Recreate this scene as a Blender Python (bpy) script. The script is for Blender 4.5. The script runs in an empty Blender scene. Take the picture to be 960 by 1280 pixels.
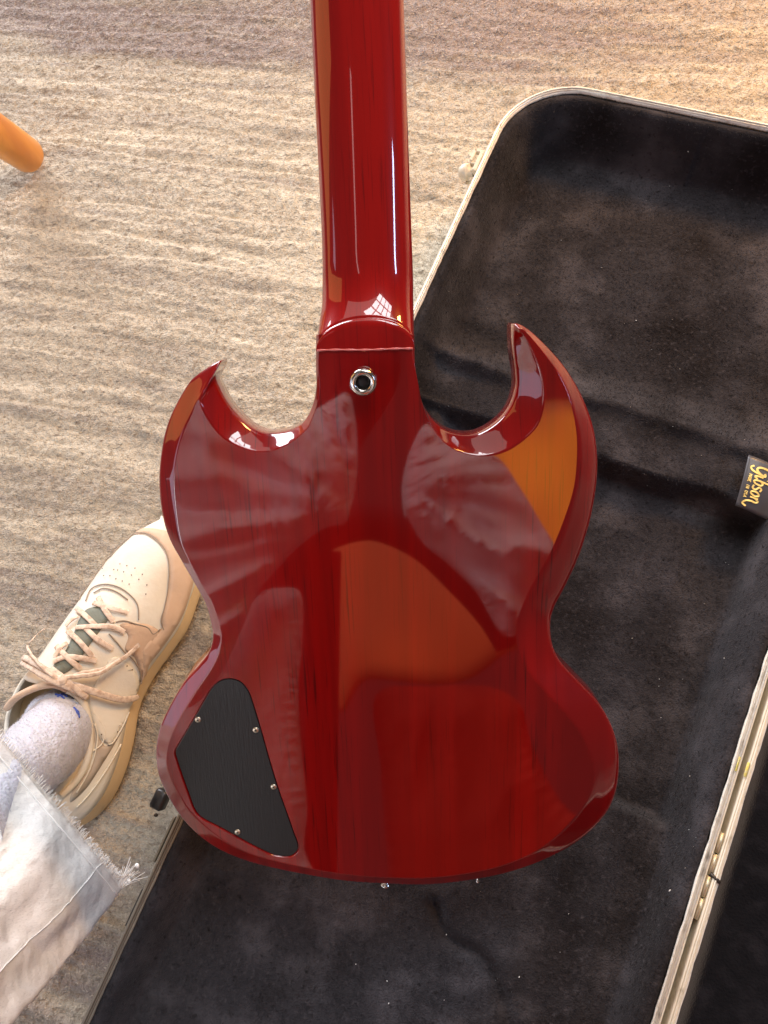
import bpy, bmesh, math, random
import numpy as np
from mathutils import Vector, Matrix
from mathutils.bvhtree import BVHTree
random.seed(7); rng = np.random.RandomState(11)
C = bpy.context.scene.collection

# ------------------------------------------------------------------ camera
F = 925.0; CH = 0.76
def nz(v):
    v = np.array(v, float); return v/np.linalg.norm(v)
_u = nz((-.159, .286, .945)); _yw = nz(np.array([0, 1, 0])-_u[1]*_u); _xw = np.cross(_yw, _u)
M = np.array([_xw, _yw, _u])                       # camera axes -> world
CAM = np.array([0, 0, CH])
cd = bpy.data.cameras.new('camera'); cam = bpy.data.objects.new('camera', cd); C.objects.link(cam)
cd.sensor_fit = 'VERTICAL'; cd.sensor_height = 36; cd.lens = F/1280*36; cd.clip_start = .01; cd.clip_end = 60
mw = Matrix.Identity(4)
for i in range(3):
    for j in range(3): mw[i][j] = M[i, j]
    mw[i][3] = CAM[i]
cam.matrix_world = mw
bpy.context.scene.camera = cam

# ------------------------------------------------------------------ light
w = bpy.data.worlds.new('World'); bpy.context.scene.world = w; w.use_nodes = True
bg = w.node_tree.nodes['Background']; bg.inputs[0].default_value = (.90, .78, .74, 1); bg.inputs[1].default_value = .09
def area(name, loc, target, sx, sy, energy, col):
    l = bpy.data.lights.new(name, 'AREA'); l.shape = 'RECTANGLE'; l.size = sx; l.size_y = sy; l.energy = energy; l.color = col
    o = bpy.data.objects.new(name, l); C.objects.link(o); o.location = loc
    o.rotation_euler = (Vector(target)-Vector(loc)).to_track_quat('-Z', 'Y').to_euler(); return o
_wz = (Vector((.75, 1.45, 2.45))-Vector((-.1, .2, .1))).normalized(); _wx = Vector((0, 0, 1)).cross(_wz).normalized(); _wy = _wz.cross(_wx)
for _i in range(3):
    for _j in range(4):
        _p = Vector((.75, 1.45, 2.45))+_wx*(_i-1)*.40+_wy*(_j-1.5)*.30
        area('window_pane_light', tuple(_p), tuple(_p-_wz), .34, .25, 3.3, (.95, .97, 1.0))
area('added_fill_light', (-1.35, 2.45, .85), (-.2, -.2, .6), 1.5, 1.1, 98, (.93, .93, 1.0))  # added low fill, brightens the sleeves mirrored in the guitar
area('window_light_left', (-1.65, -.55, .95), (-.2, .0, .3), 1.0, 1.0, 5.5, (.80, .78, 1.0))
area('window_light_right', (1.45, -.02, 1.16), (-.1, .25, .4), .50, .085, 4.2, (.50, .64, 1.0))
area('lamp_warm_right', (.75, 1.25, .90), (.30, 1.05, 0), .25, .25, 20, (1.0, .48, .12))
area('lamp_warm_left', (-1.75, .60, 1.25), (-.3, .4, .2), .9, 1.6, 6, (1.0, .47, .15))
area('window_light_side', (-1.3, -1.9, 1.9), (-.3, -.1, .1), .8, .9, 20, (.86, .92, 1.0))
area('neck_sheen_light', (-.33, -.45, 2.2), (-.12, .3, .4), .07, .55, .30, (1.0, .74, .72))  # added unseen strip, lays a pale sheen along the neck
area('ceiling_bounce', (.2, 1.9, 2.7), (0, .4, 0), 2.6, 2.0, 16, (1.0, .95, .88))
vs = bpy.context.scene.view_settings
vs.view_transform = 'Standard'; vs.look = 'None'; vs.exposure = 0.0; vs.gamma = 1; vs.use_curve_mapping = False

# ------------------------------------------------------------------ helpers
def ray(px, py): return M @ np.array([(px-480)/F, -(py-640)/F, -1.0])
def at(px, py, z=0.0):
    d = ray(px, py); return CAM + d*(z-CH)/d[2]
def mat(name, col, rough=.6, metal=0, coat=0, sheen=0, spec=.5, noise=None, bump=None, coat_rough=.03, alpha=None):
    """noise=(scale,stretch,col2,detail,lo,hi)  bump=(scale,stretch,strength,dist)"""
    m = bpy.data.materials.new(name); m.use_nodes = True; nt = m.node_tree; b = nt.nodes['Principled BSDF']
    b.inputs['Base Color'].default_value = (*col, 1); b.inputs['Roughness'].default_value = rough
    b.inputs['Metallic'].default_value = metal; b.inputs['Coat Weight'].default_value = coat; b.inputs['Coat Roughness'].default_value = coat_rough
    b.inputs['Specular IOR Level'].default_value = spec
    if sheen: b.inputs['Sheen Weight'].default_value = sheen; b.inputs['Sheen Roughness'].default_value = .4
    tc = nt.nodes.new('ShaderNodeTexCoord')
    def nn(scale, stretch, detail=4, dist=0):
        mp = nt.nodes.new('ShaderNodeMapping'); mp.inputs['Scale'].default_value = stretch
        nt.links.new(tc.outputs['Object'], mp.inputs[0])
        n = nt.nodes.new('ShaderNodeTexNoise'); n.inputs['Scale'].default_value = scale; n.inputs['Detail'].default_value = detail
        n.inputs['Distortion'].default_value = dist
        nt.links.new(mp.outputs[0], n.inputs['Vector']); return n
    m['_'] = 0
    if noise:
        cur = None
        for (sc, st, c2, det, lo, hi) in (noise if isinstance(noise, list) else [noise]):
            n = nn(sc, st, det); r = nt.nodes.new('ShaderNodeMapRange'); r.inputs[1].default_value = lo; r.inputs[2].default_value = hi
            r.interpolation_type = 'SMOOTHSTEP'
            nt.links.new(n.outputs[0], r.inputs[0])
            mx = nt.nodes.new('ShaderNodeMix'); mx.data_type = 'RGBA'
            mx.inputs[7].default_value = (*c2, 1)
            if cur is None: mx.inputs[6].default_value = (*col, 1)
            else: nt.links.new(cur, mx.inputs[6])
            nt.links.new(r.outputs[0], mx.inputs[0]); cur = mx.outputs[2]
        nt.links.new(cur, b.inputs['Base Color'])
    if bump:
        cur = None
        for (sc, st, s, d) in (bump if isinstance(bump, list) else [bump]):
            n = nn(sc, st, 3); bp = nt.nodes.new('ShaderNodeBump'); bp.inputs['Strength'].default_value = s; bp.inputs['Distance'].default_value = d
            nt.links.new(n.outputs[0], bp.inputs['Height'])
            if cur: nt.links.new(cur, bp.inputs['Normal'])
            cur = bp.outputs[0]
        nt.links.new(cur, b.inputs['Normal'])
    del m['_']
    return m
def link(o, parent=None):
    C.objects.link(o)
    if parent: o.parent = parent; o.matrix_parent_inverse = parent.matrix_world.inverted()
    return o
def empty(name, loc, label, cat, group=None):
    o = bpy.data.objects.new(name, None); o.location = loc; C.objects.link(o); o['label'] = label; o['category'] = cat
    o.empty_display_size = .05
    if group: o['group'] = group
    bpy.context.view_layer.update()
    return o
def mesh(name, V, Fc, m, parent=None, smooth=True, xf=None):
    me = bpy.data.meshes.new(name); V = [tuple(map(float, v)) for v in V]
    me.from_pydata(V, [], [tuple(f) for f in Fc]); me.validate()
    if smooth: me.polygons.foreach_set('use_smooth', [True]*len(me.polygons))
    for mm in (m if isinstance(m, (list, tuple)) else [m]): me.materials.append(mm)
    me.update(); o = bpy.data.objects.new(name, me)
    if xf is not None: o.matrix_world = xf
    C.objects.link(o)
    if parent:
        o.parent = parent; o.matrix_parent_inverse = parent.matrix_world.inverted()
    return o
def gridmesh(name, P, m, parent=None, xf=None, closed_u=False, flip=False, smooth=True):
    """P: array (n,m,3)"""
    n, k = P.shape[:2]; me = bpy.data.meshes.new(name)
    kk = k if closed_u else k-1
    i, j = np.meshgrid(np.arange(n-1), np.arange(kk), indexing='ij'); j2 = (j+1) % k
    q = np.stack([i*k+j, i*k+j2, (i+1)*k+j2, (i+1)*k+j], -1).reshape(-1, 4)
    if flip: q = q[:, ::-1]
    me.vertices.add(n*k); me.vertices.foreach_set('co', P.reshape(-1).astype(np.float32))
    me.loops.add(len(q)*4); me.loops.foreach_set('vertex_index', q.reshape(-1).astype(np.int32))
    me.polygons.add(len(q)); me.polygons.foreach_set('loop_start', np.arange(len(q), dtype=np.int32)*4)
    me.polygons.foreach_set('use_smooth', np.full(len(q), smooth))
    me.update(calc_edges=True); me.materials.append(m)
    o = bpy.data.objects.new(name, me)
    if xf is not None: o.matrix_world = xf
    C.objects.link(o)
    if parent: o.parent = parent; o.matrix_parent_inverse = parent.matrix_world.inverted()
    return o
def spline(P, n=8, closed=True):
    P = np.array(P, float); N = len(P); out = []
    for i in range(N if closed else N-1):
        if closed: a, b, c, d = P[(i-1) % N], P[i], P[(i+1) % N], P[(i+2) % N]
        else: a, b, c, d = P[max(i-1, 0)], P[i], P[i+1], P[min(i+2, N-1)]
        for t in np.arange(n)/n:
            out.append(.5*((2*b)+(c-a)*t+(2*a-5*b+4*c-d)*t*t+(3*b-a-3*c+d)*t**3))
    if not closed: out.append(P[-1])
    return np.array(out)
_NC = {}
def vnoise(x, y, seed=0):
    """smooth value noise in [-1,1]"""
    r = _NC.get(seed)
    if r is None: r = _NC[seed] = np.random.RandomState(seed).rand(256, 256)*2-1
    xi = np.floor(x).astype(int); yi = np.floor(y).astype(int); fx = x-xi; fy = y-yi
    fx = fx*fx*fx*(fx*(fx*6-15)+10); fy = fy*fy*fy*(fy*(fy*6-15)+10)
    a = r[xi % 256, yi % 256]; b = r[(xi+1) % 256, yi % 256]; c = r[xi % 256, (yi+1) % 256]; d = r[(xi+1) % 256, (yi+1) % 256]
    return (a*(1-fx)+b*fx)*(1-fy)+(c*(1-fx)+d*fx)*fy
def fbm(x, y, seed=0, o=4, g=.5):
    s = 0; a = 1; t = 0
    for k in range(o):
        s = s+a*vnoise(x*2**k+13.7*k, y*2**k+7.1*k, seed+k); t += a; a *= g
    return s/t
def tube(pts, rad, seg=8, caps=True):
    pts = [Vector(p) for p in pts]; V = []; Fc = []; n = len(pts)
    rad = rad if hasattr(rad, '__len__') else [rad]*n
    up = Vector((0, 0, 1)); prev = None
    for i, p in enumerate(pts):
        t = (pts[min(i+1, n-1)]-pts[max(i-1, 0)]).normalized()
        a = t.cross(up) if prev is None else (prev-prev.dot(t)*t)
        if a.length < 1e-4: a = t.cross(Vector((1, 0, 0)))
        a.normalize(); prev = a; b = t.cross(a)
        for k in range(seg):
            th = 2*math.pi*k/seg; V.append(p+rad[i]*(math.cos(th)*a+math.sin(th)*b))
    for i in range(n-1):
        for k in range(seg):
            k2 = (k+1) % seg; Fc.append((i*seg+k, i*seg+k2, (i+1)*seg+k2, (i+1)*seg+k))
    if caps: Fc.append(tuple(range(seg))[::-1]); Fc.append(tuple((n-1)*seg+k for k in range(seg)))
    return V, Fc
def join(parts):
    V = []; Fc = []
    for v, f in parts:
        o = len(V); V += list(v); Fc += [tuple(i+o for i in q) for q in f]
    return V, Fc
def box(c, a, b, d, bev=0):
    """box centre c with half-extent vectors a,b,d"""
    c, a, b, d = [np.array(q, float) for q in (c, a, b, d)]; V = []
    if bev <= 0:
        for sz in (-1, 1):
            for sx, sy in ((-1, -1), (1, -1), (1, 1), (-1, 1)): V.append(c+sx*a+sy*b+sz*d)
        return V, [(3, 2, 1, 0), (4, 5, 6, 7), (0, 1, 5, 4), (1, 2, 6, 5), (2, 3, 7, 6), (3, 0, 4, 7)]
    rings = []; na, nb, nd = [np.linalg.norm(q) for q in (a, b, d)]; cx = []
    for (ins, z) in ((bev, -1), (0, -1+bev/nd), (0, 1-bev/nd), (bev, 1)):
        for sx, sy in ((-1, -1), (1, -1), (1, 1), (-1, 1)):
            for q in (0, 1):
                fa = (na-ins)/na; fb = (nb-ins)/nb; ka = bev/na; kb = bev/nb
                first = (sx*sy > 0) == (q == 0)
                if first: V.append(c+sx*a*fa+sy*b*(fb-kb)+z*d)
                else: V.append(c+sx*a*(fa-ka)+sy*b*fb+z*d)
    Fc = [tuple(range(8))[::-1], tuple(range(24, 32))]
    for r in range(3):
        for k in range(8): Fc.append((r*8+k, r*8+(k+1) % 8, (r+1)*8+(k+1) % 8, (r+1)*8+k))
    return V, Fc
def lathe(profile, seg=32):
    V = []; Fc = []; n = len(profile)
    for r, z in profile:
        for k in range(seg):
            th = 2*math.pi*k/seg; V.append((r*math.cos(th), r*math.sin(th), z))
    for i in range(n-1):
        for k in range(seg): Fc.append((i*seg+k, i*seg+(k+1) % seg, (i+1)*seg+(k+1) % seg, (i+1)*seg+k))
    Fc.append(tuple((n-1)*seg+k for k in range(seg)))
    return V, Fc

# ------------------------------------------------------------------ carpet (setting)
m_rug = mat('carpet_pile', (.50, .43, .325), .95, sheen=.2, spec=.1,
    noise=[(120, (1, 2.0, 1), (.25, .205, .16), 5, .50, .78), (300, (1, 1.4, 1), (.70, .62, .49), 3, .54, .82)],
    bump=[(170, (1, 2.2, 1), .6, .004), (480, (1, 1, 1), .9, .0028)])
def rug_tones():
    nt = m_rug.node_tree; first = [n for n in nt.nodes if n.type == 'MIX'][0]
    at_ = nt.nodes.new('ShaderNodeAttribute'); at_.attribute_name = 'tone'
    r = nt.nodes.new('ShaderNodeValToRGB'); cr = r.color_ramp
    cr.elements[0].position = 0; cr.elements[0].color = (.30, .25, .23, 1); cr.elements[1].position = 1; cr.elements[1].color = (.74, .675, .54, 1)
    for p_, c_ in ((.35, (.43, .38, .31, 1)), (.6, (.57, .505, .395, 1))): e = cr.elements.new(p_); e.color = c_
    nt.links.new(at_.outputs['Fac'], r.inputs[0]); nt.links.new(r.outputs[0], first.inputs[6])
rug_tones()
def sstep(e0, e1, x):
    t = np.clip((x-e0)/(e1-e0), 0, 1); return t*t*(3-2*t)
def carpet():
    def axis(lo, hi, st, far):
        a = np.arange(lo, hi, st); g = [0]; s = st
        ext = []; p = 0
        while p < far: s *= 1.25; p += s; ext.append(p)
        ext = np.array(ext); return np.concatenate([lo-ext[::-1], a, a[-1]+ext])
    X = axis(-.80, .40, .0021, 2.6); Y = axis(-.36, 1.10, .0021, 2.6)
    x, y = np.meshgrid(X, Y)
    p = at(50, 258); q = at(380, 300); ang = math.atan2(q[1]-p[1], q[0]-p[0]); ca, sa = math.cos(ang), math.sin(ang)
    s = x*ca+y*sa; t = -x*sa+y*ca
    wob = .007*fbm(s*3, t*6, 5)+.0026*fbm(s*16, t*22, 6)+.0012*fbm(s*80, t*80, 7)
    tt = t+wob
    h = .0022*fbm(s*3.0, tt*38, 21, 3)+.0016*fbm(s*9, tt*95, 31, 2)
    # pile rows lying over each other: sharp lips with a slow slope behind
    for k, (fr, amp, sd) in enumerate(((11, .0060, 41), (29, .0034, 51))):
        ph = tt*fr+.9*fbm(s*2.2, t*3, sd+1, 2); fr_ = ph-np.floor(ph)
        lip = np.where(fr_ > .94, (1-fr_)/.06, fr_/.94)**1.6
        rowamp = .5+.5*vnoise(np.floor(ph)*3.7+.5, s*1.9, sd+2)
        h += amp*np.clip(lip*rowamp, 0, 1)
    h += .0018*fbm(s*90, t*150, 61, 3)+.0013*fbm(s*200+9, t*240, 71, 2)
    z = h-.008
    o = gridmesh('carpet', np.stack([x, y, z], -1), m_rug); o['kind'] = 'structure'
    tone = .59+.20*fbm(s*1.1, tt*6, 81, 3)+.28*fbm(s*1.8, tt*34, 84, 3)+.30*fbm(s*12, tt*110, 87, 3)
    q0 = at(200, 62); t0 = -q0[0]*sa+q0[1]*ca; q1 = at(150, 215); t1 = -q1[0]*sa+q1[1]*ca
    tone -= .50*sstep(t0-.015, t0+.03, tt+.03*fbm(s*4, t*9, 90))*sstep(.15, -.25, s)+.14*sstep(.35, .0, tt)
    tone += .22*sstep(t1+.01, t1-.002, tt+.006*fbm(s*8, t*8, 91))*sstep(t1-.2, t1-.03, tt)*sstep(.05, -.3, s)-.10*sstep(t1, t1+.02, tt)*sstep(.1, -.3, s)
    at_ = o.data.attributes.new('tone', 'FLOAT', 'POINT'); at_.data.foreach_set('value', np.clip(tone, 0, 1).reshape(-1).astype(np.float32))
    return o
rug = carpet()
def fibres(name, root, nrm, m, par, length, width, lean, seed, tone=None, curl=1.0):
    """pile strands: short bent ribbons standing on a surface"""
    r = np.random.RandomState(seed); N = len(root); a = r.rand(N)*2*np.pi; L = length*(.6+.8*r.rand(N)); h = L*(1-lean*r.rand(N))
    d = np.stack([np.cos(a), np.sin(a), np.zeros(N)], 1); sd = np.stack([-d[:, 1], d[:, 0], np.zeros(N)], 1)*(width*(.7+.6*r.rand(N)))[:, None]
    up = np.array([0, 0, 1.0]); p0 = root-up*.0006
    p1 = root+d*(L*.35)[:, None]+up*(h*.55)[:, None]; p2 = root+d*(L*.95)[:, None]+sd*curl*(r.rand(N)[:, None]-.5)*4+up*(h*.62)[:, None]
    V = np.stack([p0-sd, p0+sd, p1+sd, p1-sd, p2+sd*.6, p2-sd*.6], 1).reshape(-1, 3)
    b = (np.arange(N)*6)[:, None]; q = np.concatenate([b+np.array([0, 1, 2, 3]), b+np.array([3, 2, 4, 5])], 1).reshape(-1, 4)
    me = bpy.data.meshes.new(name); me.vertices.add(N*6); me.vertices.foreach_set('co', V.reshape(-1).astype(np.float32)); me.loops.add(len(q)*4)
    me.loops.foreach_set('vertex_index', q.reshape(-1).astype(np.int32)); me.polygons.add(len(q)); me.polygons.foreach_set('loop_start', np.arange(len(q), dtype=np.int32)*4)
    me.polygons.foreach_set('use_smooth', np.ones(len(q), bool)); me.update(calc_edges=True); me.materials.append(m)
    if tone is not None: t_ = me.attributes.new('tone', 'FLOAT', 'POINT'); t_.data.foreach_set('value', np.repeat(tone, 6).astype(np.float32))
    o = bpy.data.objects.new(name, me); C.objects.link(o); o.parent = par; o.matrix_parent_inverse = par.matrix_world.inverted(); o['kind'] = 'stuff'; return o
def pick(o, N, seed, lo, hi):
    me = o.data; co = np.empty(len(me.vertices)*3, np.float32); me.vertices.foreach_get('co', co); co = co.reshape(-1, 3)
    ok = np.where((co[:, 0] > lo[0]) & (co[:, 0] < hi[0]) & (co[:, 1] > lo[1]) & (co[:, 1] < hi[1]))[0]
    r = np.random.RandomState(seed); i = r.choice(ok, N); p = co[i].copy(); p[:, :2] += (r.rand(N, 2)-.5)*.0022; return p, i
_p, _i = pick(rug, 150000, 5, (-.80, -.32), (.40, 1.08))
_t = np.empty(len(rug.data.vertices), np.float32); rug.data.attributes['tone'].data.foreach_get('value', _t)
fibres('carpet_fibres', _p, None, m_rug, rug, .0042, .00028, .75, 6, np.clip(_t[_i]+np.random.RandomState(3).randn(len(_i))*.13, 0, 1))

# ------------------------------------------------------------------ guitar case
ZR = .098
ua = nz((.9339, -.3577, 0)); va = nz((.3577, .9339, 0))
CO = at(100, 1280, ZR); CO[2] = 0
def uv_of(px, py, z=ZR):
    p = at(px, py, z)-CO; return p@ua, p@va
def cw(u, v, z): return CO+ua*u+va*v+np.array([0, 0, z])
W = (uv_of(960, 822)[0]+uv_of(828, 1280)[0])/2+.002
VT = uv_of(820, 126)[1]; VB = -.16; RC = .080
print('case', W, VT)
m_rim = mat('aged_cream_vinyl', (.80, .75, .62), .45, spec=.4, noise=(60, (1, 1, 1), (.42, .36, .25), 5, .55, .8), bump=(300, (1, 1, 1), .3, .0006))
m_tong = mat('case_metal_valance', (.74, .70, .62), .38, metal=.6, noise=(90, (1, 1, 1), (.30, .27, .22), 5, .5, .8), bump=(200, (1, 1, 1), .2, .0005))
m_plush = mat('black_plush', (.034, .0315, .0345), .95, sheen=.10, spec=.05,
    noise=[(22, (1, 1, 1), (.070, .064, .069), 7, .44, .70), (8, (1, 1, 1), (.015, .0125, .0125), 5, .44, .72), (260, (1, 1, 1), (.055, .049, .052), 5, .52, .80), (210, (1, 1, 1), (.014, .012, .012), 4, .56, .80)],
    bump=[(700, (1, 1, 1), .9, .0012), (240, (1, 1, 1), .35, .0015)])
m_lidl = mat('lid_plush', (.009, .0095, .012), .9, sheen=.10, spec=.08, noise=(60, (1, 1, 1), (.018, .018, .022), 6, .45, .75), bump=(420, (1, 1, 1), .7, .0016))
m_glue = mat('frayed_backing_cloth', (.78, .74, .66), .9, noise=(150, (1, 1, 1), (.45, .40, .32), 4, .5, .8), bump=(400, (1, 1, 1), .5, .001))
case = empty('guitar_case', tuple(cw(W/2, .4, 0)), 'open worn guitar case with black plush lining and cream edges under the red guitar', 'guitar case')
def rrect(u0, u1, v0, v1, r, n=12, closed=True):
    P = []
    for (cx, cy, a0) in ((u1-r, v1-r, 0), (u0+r, v1-r, 90), (u0+r, v0+r, 180), (u1-r, v0+r, 270)):
        for k in range(n+1):
            a = math.radians(a0+90*k/n); P.append((cx+r*math.cos(a), cy+r*math.sin(a)))
    P = np.array(P); out = []
    for i in range(len(P)):
        a = P[i]; b = P[(i+1) % len(P)]; L = np.linalg.norm(b-a); m_ = max(1, int(L/.008))
        for k in range(m_): out.append(a+(b-a)*k/m_)
    return np.array(out)
def worn_edge(m):
    # grime worn into the lower left stretch of the edge
    nt = m.node_tree; b_ = nt.nodes['Principled BSDF']; src = b_.inputs['Base Color'].links[0].from_socket
    tc = nt.nodes.new('ShaderNodeTexCoord'); sp = nt.nodes.new('ShaderNodeSeparateXYZ'); nt.links.new(tc.outputs['Object'], sp.inputs[0]); f = []
    for ax, lo, hi in ((1, .16, -.04), (0, .02, -.12)):
        r = nt.nodes.new('ShaderNodeMapRange'); r.inputs[1].default_value = lo; r.inputs[2].default_value = hi; nt.links.new(sp.outputs[ax], r.inputs[0]); f.append(r)
    mu = nt.nodes.new('ShaderNodeMath'); mu.operation = 'MULTIPLY'; nt.links.new(f[0].outputs[0], mu.inputs[0]); nt.links.new(f[1].outputs[0], mu.inputs[1])
    mx = nt.nodes.new('ShaderNodeMix'); mx.data_type = 'RGBA'; nt.links.new(src, mx.inputs[6]); mx.inputs[7].default_value = (.24, .21, .165, 1); nt.links.new(mu.outputs[0], mx.inputs[0]); nt.links.new(mx.outputs[2], b_.inputs['Base Color'])
worn_edge(m_rim); worn_edge(m_tong); worn_edge(m_glue)
m_latch = mat('aged_latch_paint', (.66, .58, .44), .4, spec=.5, noise=(200, (1, 1, 1), (.40, .33, .22), 4, .5, .8))
def sweep_rim(name, path, prof, m, par, jitter=0, seed=0):
    """prof: list of (inset, z); path closed (N,2) CCW"""
    nx = np.roll(path, -1, 0)-np.roll(path, 1, 0); nx /= np.linalg.norm(nx, axis=1)[:, None]; inn = np.stack([-nx[:, 1], nx[:, 0]], 1)
    L = np.arange(len(path)); P = []
    for k, (ins, z) in enumerate(prof):
        jt = jitter*fbm(L*.9+k*.0, L*0+seed+.5, seed, 3) if jitter and k >= len(prof)-2 else 0
        ins = ins*.62
        q = path+inn*(ins+(jt if np.ndim(jt) == 0 else jt[:, None]*1))
        P.append(np.array([cw(a, b, z) for a, b in q]))
    return gridmesh(name, np.array(P), m, par, closed_u=True)
def make_case_half(u0, u1, par, rim_m):
    path = rrect(u0, u1, VB, VT, RC)
    mm = .001
    s = sweep_rim('shell', path, [(-1*mm, .004), (-1*mm, ZR-12*mm), (0, ZR-6*mm), (0, ZR-2*mm), (1*mm, ZR), (2.4*mm, ZR), (2.9*mm, ZR-1.2*mm)], rim_m, par)
    t = sweep_rim('rim', path, [(2.9*mm, ZR-3*mm), (3.1*mm, ZR+.3*mm), (3.6*mm, ZR+.9*mm), (4.6*mm, ZR+.9*mm), (5.1*mm, ZR+.2*mm), (5.3*mm, ZR-1.4*mm), (6.2*mm, ZR-1.4*mm), (6.6*mm, ZR-.4*mm), (7.3*mm, ZR-.4*mm), (7.6*mm, ZR-5*mm)], m_tong if u0 < .1 else rim_m, par)
    return path
pth = make_case_half(0, W, case, m_rim)
sweep_rim('backing_cloth', pth, [(.0072, ZR-.0030), (.0078, ZR-.0020), (.0090, ZR-.0022), (.0094, ZR-.0045)], m_glue, case, jitter=.0011, seed=3)
# lining surface
A0 = uv_of(740, 505, .05)[1]; A1 = uv_of(752, 590, .03)[1]
pr = uv_of(885, 835, .03)[0]; pb = uv_of(800, 1010, .03)[1]
print('A', A0, A1, 'pit', pr, pb)
def sstep(e0, e1, x):
    t = np.clip((x-e0)/(e1-e0), 0, 1); return t*t*(3-2*t)
def lining(u0, u1, name, m, par, main=True):
    U = np.arange(u0+.0046, u1-.0045, .0022); V = np.arange(VB+.0046, VT-.0045, .0022)
    u, v = np.meshgrid(U, V)
    # distance to rounded-rect edge
    cx, cy = (u0+u1)/2, (VB+VT)/2; hx, hy = (u1-u0)/2-RC, (VT-VB)/2-RC
    dx = np.abs(u-cx)-hx; dy = np.abs(v-cy)-hy
    d = -(np.minimum(np.maximum(dx, dy), 0)+np.hypot(np.maximum(dx, 0), np.maximum(dy, 0))-RC)   # >0 inside
    # snap border vertices onto the edge inset so the sheet ends along the rounded rim
    n1 = fbm(u*18, v*18, 3, 3); n2 = fbm(u*70, v*70, 9, 3); n3 = fbm(u*190, v*190, 15, 2)
    e = d-.005
    if main:
        left = u < cx
        wdt = .024+.012*np.where(left, 1, .6)*sstep(.35, .7, v)
        zf = .030+0*u
        # body compartment step near the middle of the case
        vw = v+.007*n1; zf = zf+.026*sstep(A1-.002, A1+.010, vw)+.010*np.exp(-((vw-A0)/.007)**2)*(.55+.9*np.clip(fbm(u*14, u*0+3, 66, 2)+.4, 0, 1))-.026*sstep(A0+.004, A0+.05, v)
        pit = sstep(pr+.007, pr-.002, u+.002*n1)*sstep(pb-.009, pb+.002, v)*sstep(A1+.010, A1-.006, v)*sstep(.05, .09, u)
        zf = zf+.026*(1-pit)*sstep(A1+.01, A1-.005, v)
        # crease across the flat lower padding
        q1 = uv_of(545, 1130, .05); q2 = uv_of(560, 1170, .05); q3 = uv_of(610, 1205, .05); q4 = uv_of(640, 1290, .05)
        pl = spline(np.array([q1, q2, q3, q4]), 12, False); dd = np.min(np.hypot(u[..., None]-pl[:, 0], v[..., None]-pl[:, 1]), -1) if False else None
        D = np.full(u.shape, 9.0)
        for a, b in pl: D = np.minimum(D, np.hypot(u-a, v-b))
        zf = zf-.007*np.exp(-(D/.0055)**2)
        soft = 1-.75*sstep(.12, -.02, v+.2*(u-.2))           # lower left padding lies flat and smooth
        zw = ZR-.006
        k = np.clip(e/wdt, 0, 1)
        prof = (1-k**1.25)*1.0
        z = zf+(zw-zf)*np.where(k < 1, (1-sstep(.12, 1, k)), 0)
        # padded roll under the rim
        z += .004*np.exp(-((e-.010)/.006)**2)
        flat = .25+.75*sstep(wdt*.8, wdt*1.3, e); z += soft*(.0022*n1+(.0005*n2+.00025*n3)*flat)*np.clip(e/.01, .15, 1)
        # crumpled upholstery folds
        fold = fbm(u*9+1.2*n1, v*9, 27, 2); z += soft*.0007*np.exp(-(fold/.10)**2)*np.clip(e/.02, 0, 1)
        corner = np.exp(-(np.hypot(u-uv_of(800, 1015, .05)[0], v-uv_of(800, 1015, .05)[1])/.02)**2); z -= .003*corner
    else:
        k = np.clip(e/.035, 0, 1); z = .02+(ZR-.006-.02)*(1-sstep(-.4, 1, k))/(1-float(sstep(-.4, 1, 0.0)))+(.0022*n1+.0007*n2+.0002*n3)*np.clip(e/.01, .15, 1)
    # clamp the sheet inside rim: points outside the inset are moved in along gradient
    out = np.clip(.0046-d, 0, None)
    gx = np.where((dx > 0) & (dy > 0), dx, np.where(dx > dy, 1, 0)); gy = np.where((dx > 0) & (dy > 0), dy, np.where(dx > dy, 0, 1))
    gl = np.hypot(gx, gy)+1e-9; gx = gx/gl*np.sign(u-cx); gy = gy/gl*np.sign(v-cy)
    uu = u-gx*out; vv = v-gy*out
    P = CO+uu[..., None]*ua+vv[..., None]*va; P[..., 2] = z
    return gridmesh(name, P, m, par)
lin = lining(0, W, 'lining', m_plush, case)
_p, _i = pick(lin, 110000, 8, (-.5, -.45), (.5, 1.0))
fibres('plush_nap', _p, None, m_plush, case, .0024, .00018, .8, 9)
bott = mesh('base_panel', [cw(*p, .005) for p in ((.003, VB+.02), (W-.003, VB+.02), (W-.003, VT-.02), (.003, VT-.02))], [(3, 2, 1, 0)], m_rim, case)
GAP = .0042
lid = empty('lid', tuple(cw(W*1.5, .4, 0)), '', ''); del lid['label']; del lid['category']; lid.parent = case; lid.matrix_parent_inverse = case.matrix_world.inverted()
bpy.context.view_layer.update()
p2 = make_case_half(W+GAP, 2*W+GAP, lid, m_rim)
sweep_rim('backing_cloth', p2, [(.0072, ZR-.0030), (.0078, ZR-.0020), (.0094, ZR-.0022), (.0098, ZR-.0045)], m_glue, lid, jitter=.0009, seed=8)
lining(W+GAP, 2*W+GAP, 'lid_lining', m_lidl, lid, main=False)
mesh('lid_panel', [cw(*p, .005) for p in ((W+GAP+.003, VB+.02), (2*W+GAP-.003, VB+.02), (2*W+GAP-.003, VT-.02), (W+GAP+.003, VT-.02))], [(3, 2, 1, 0)], m_rim, lid)
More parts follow.
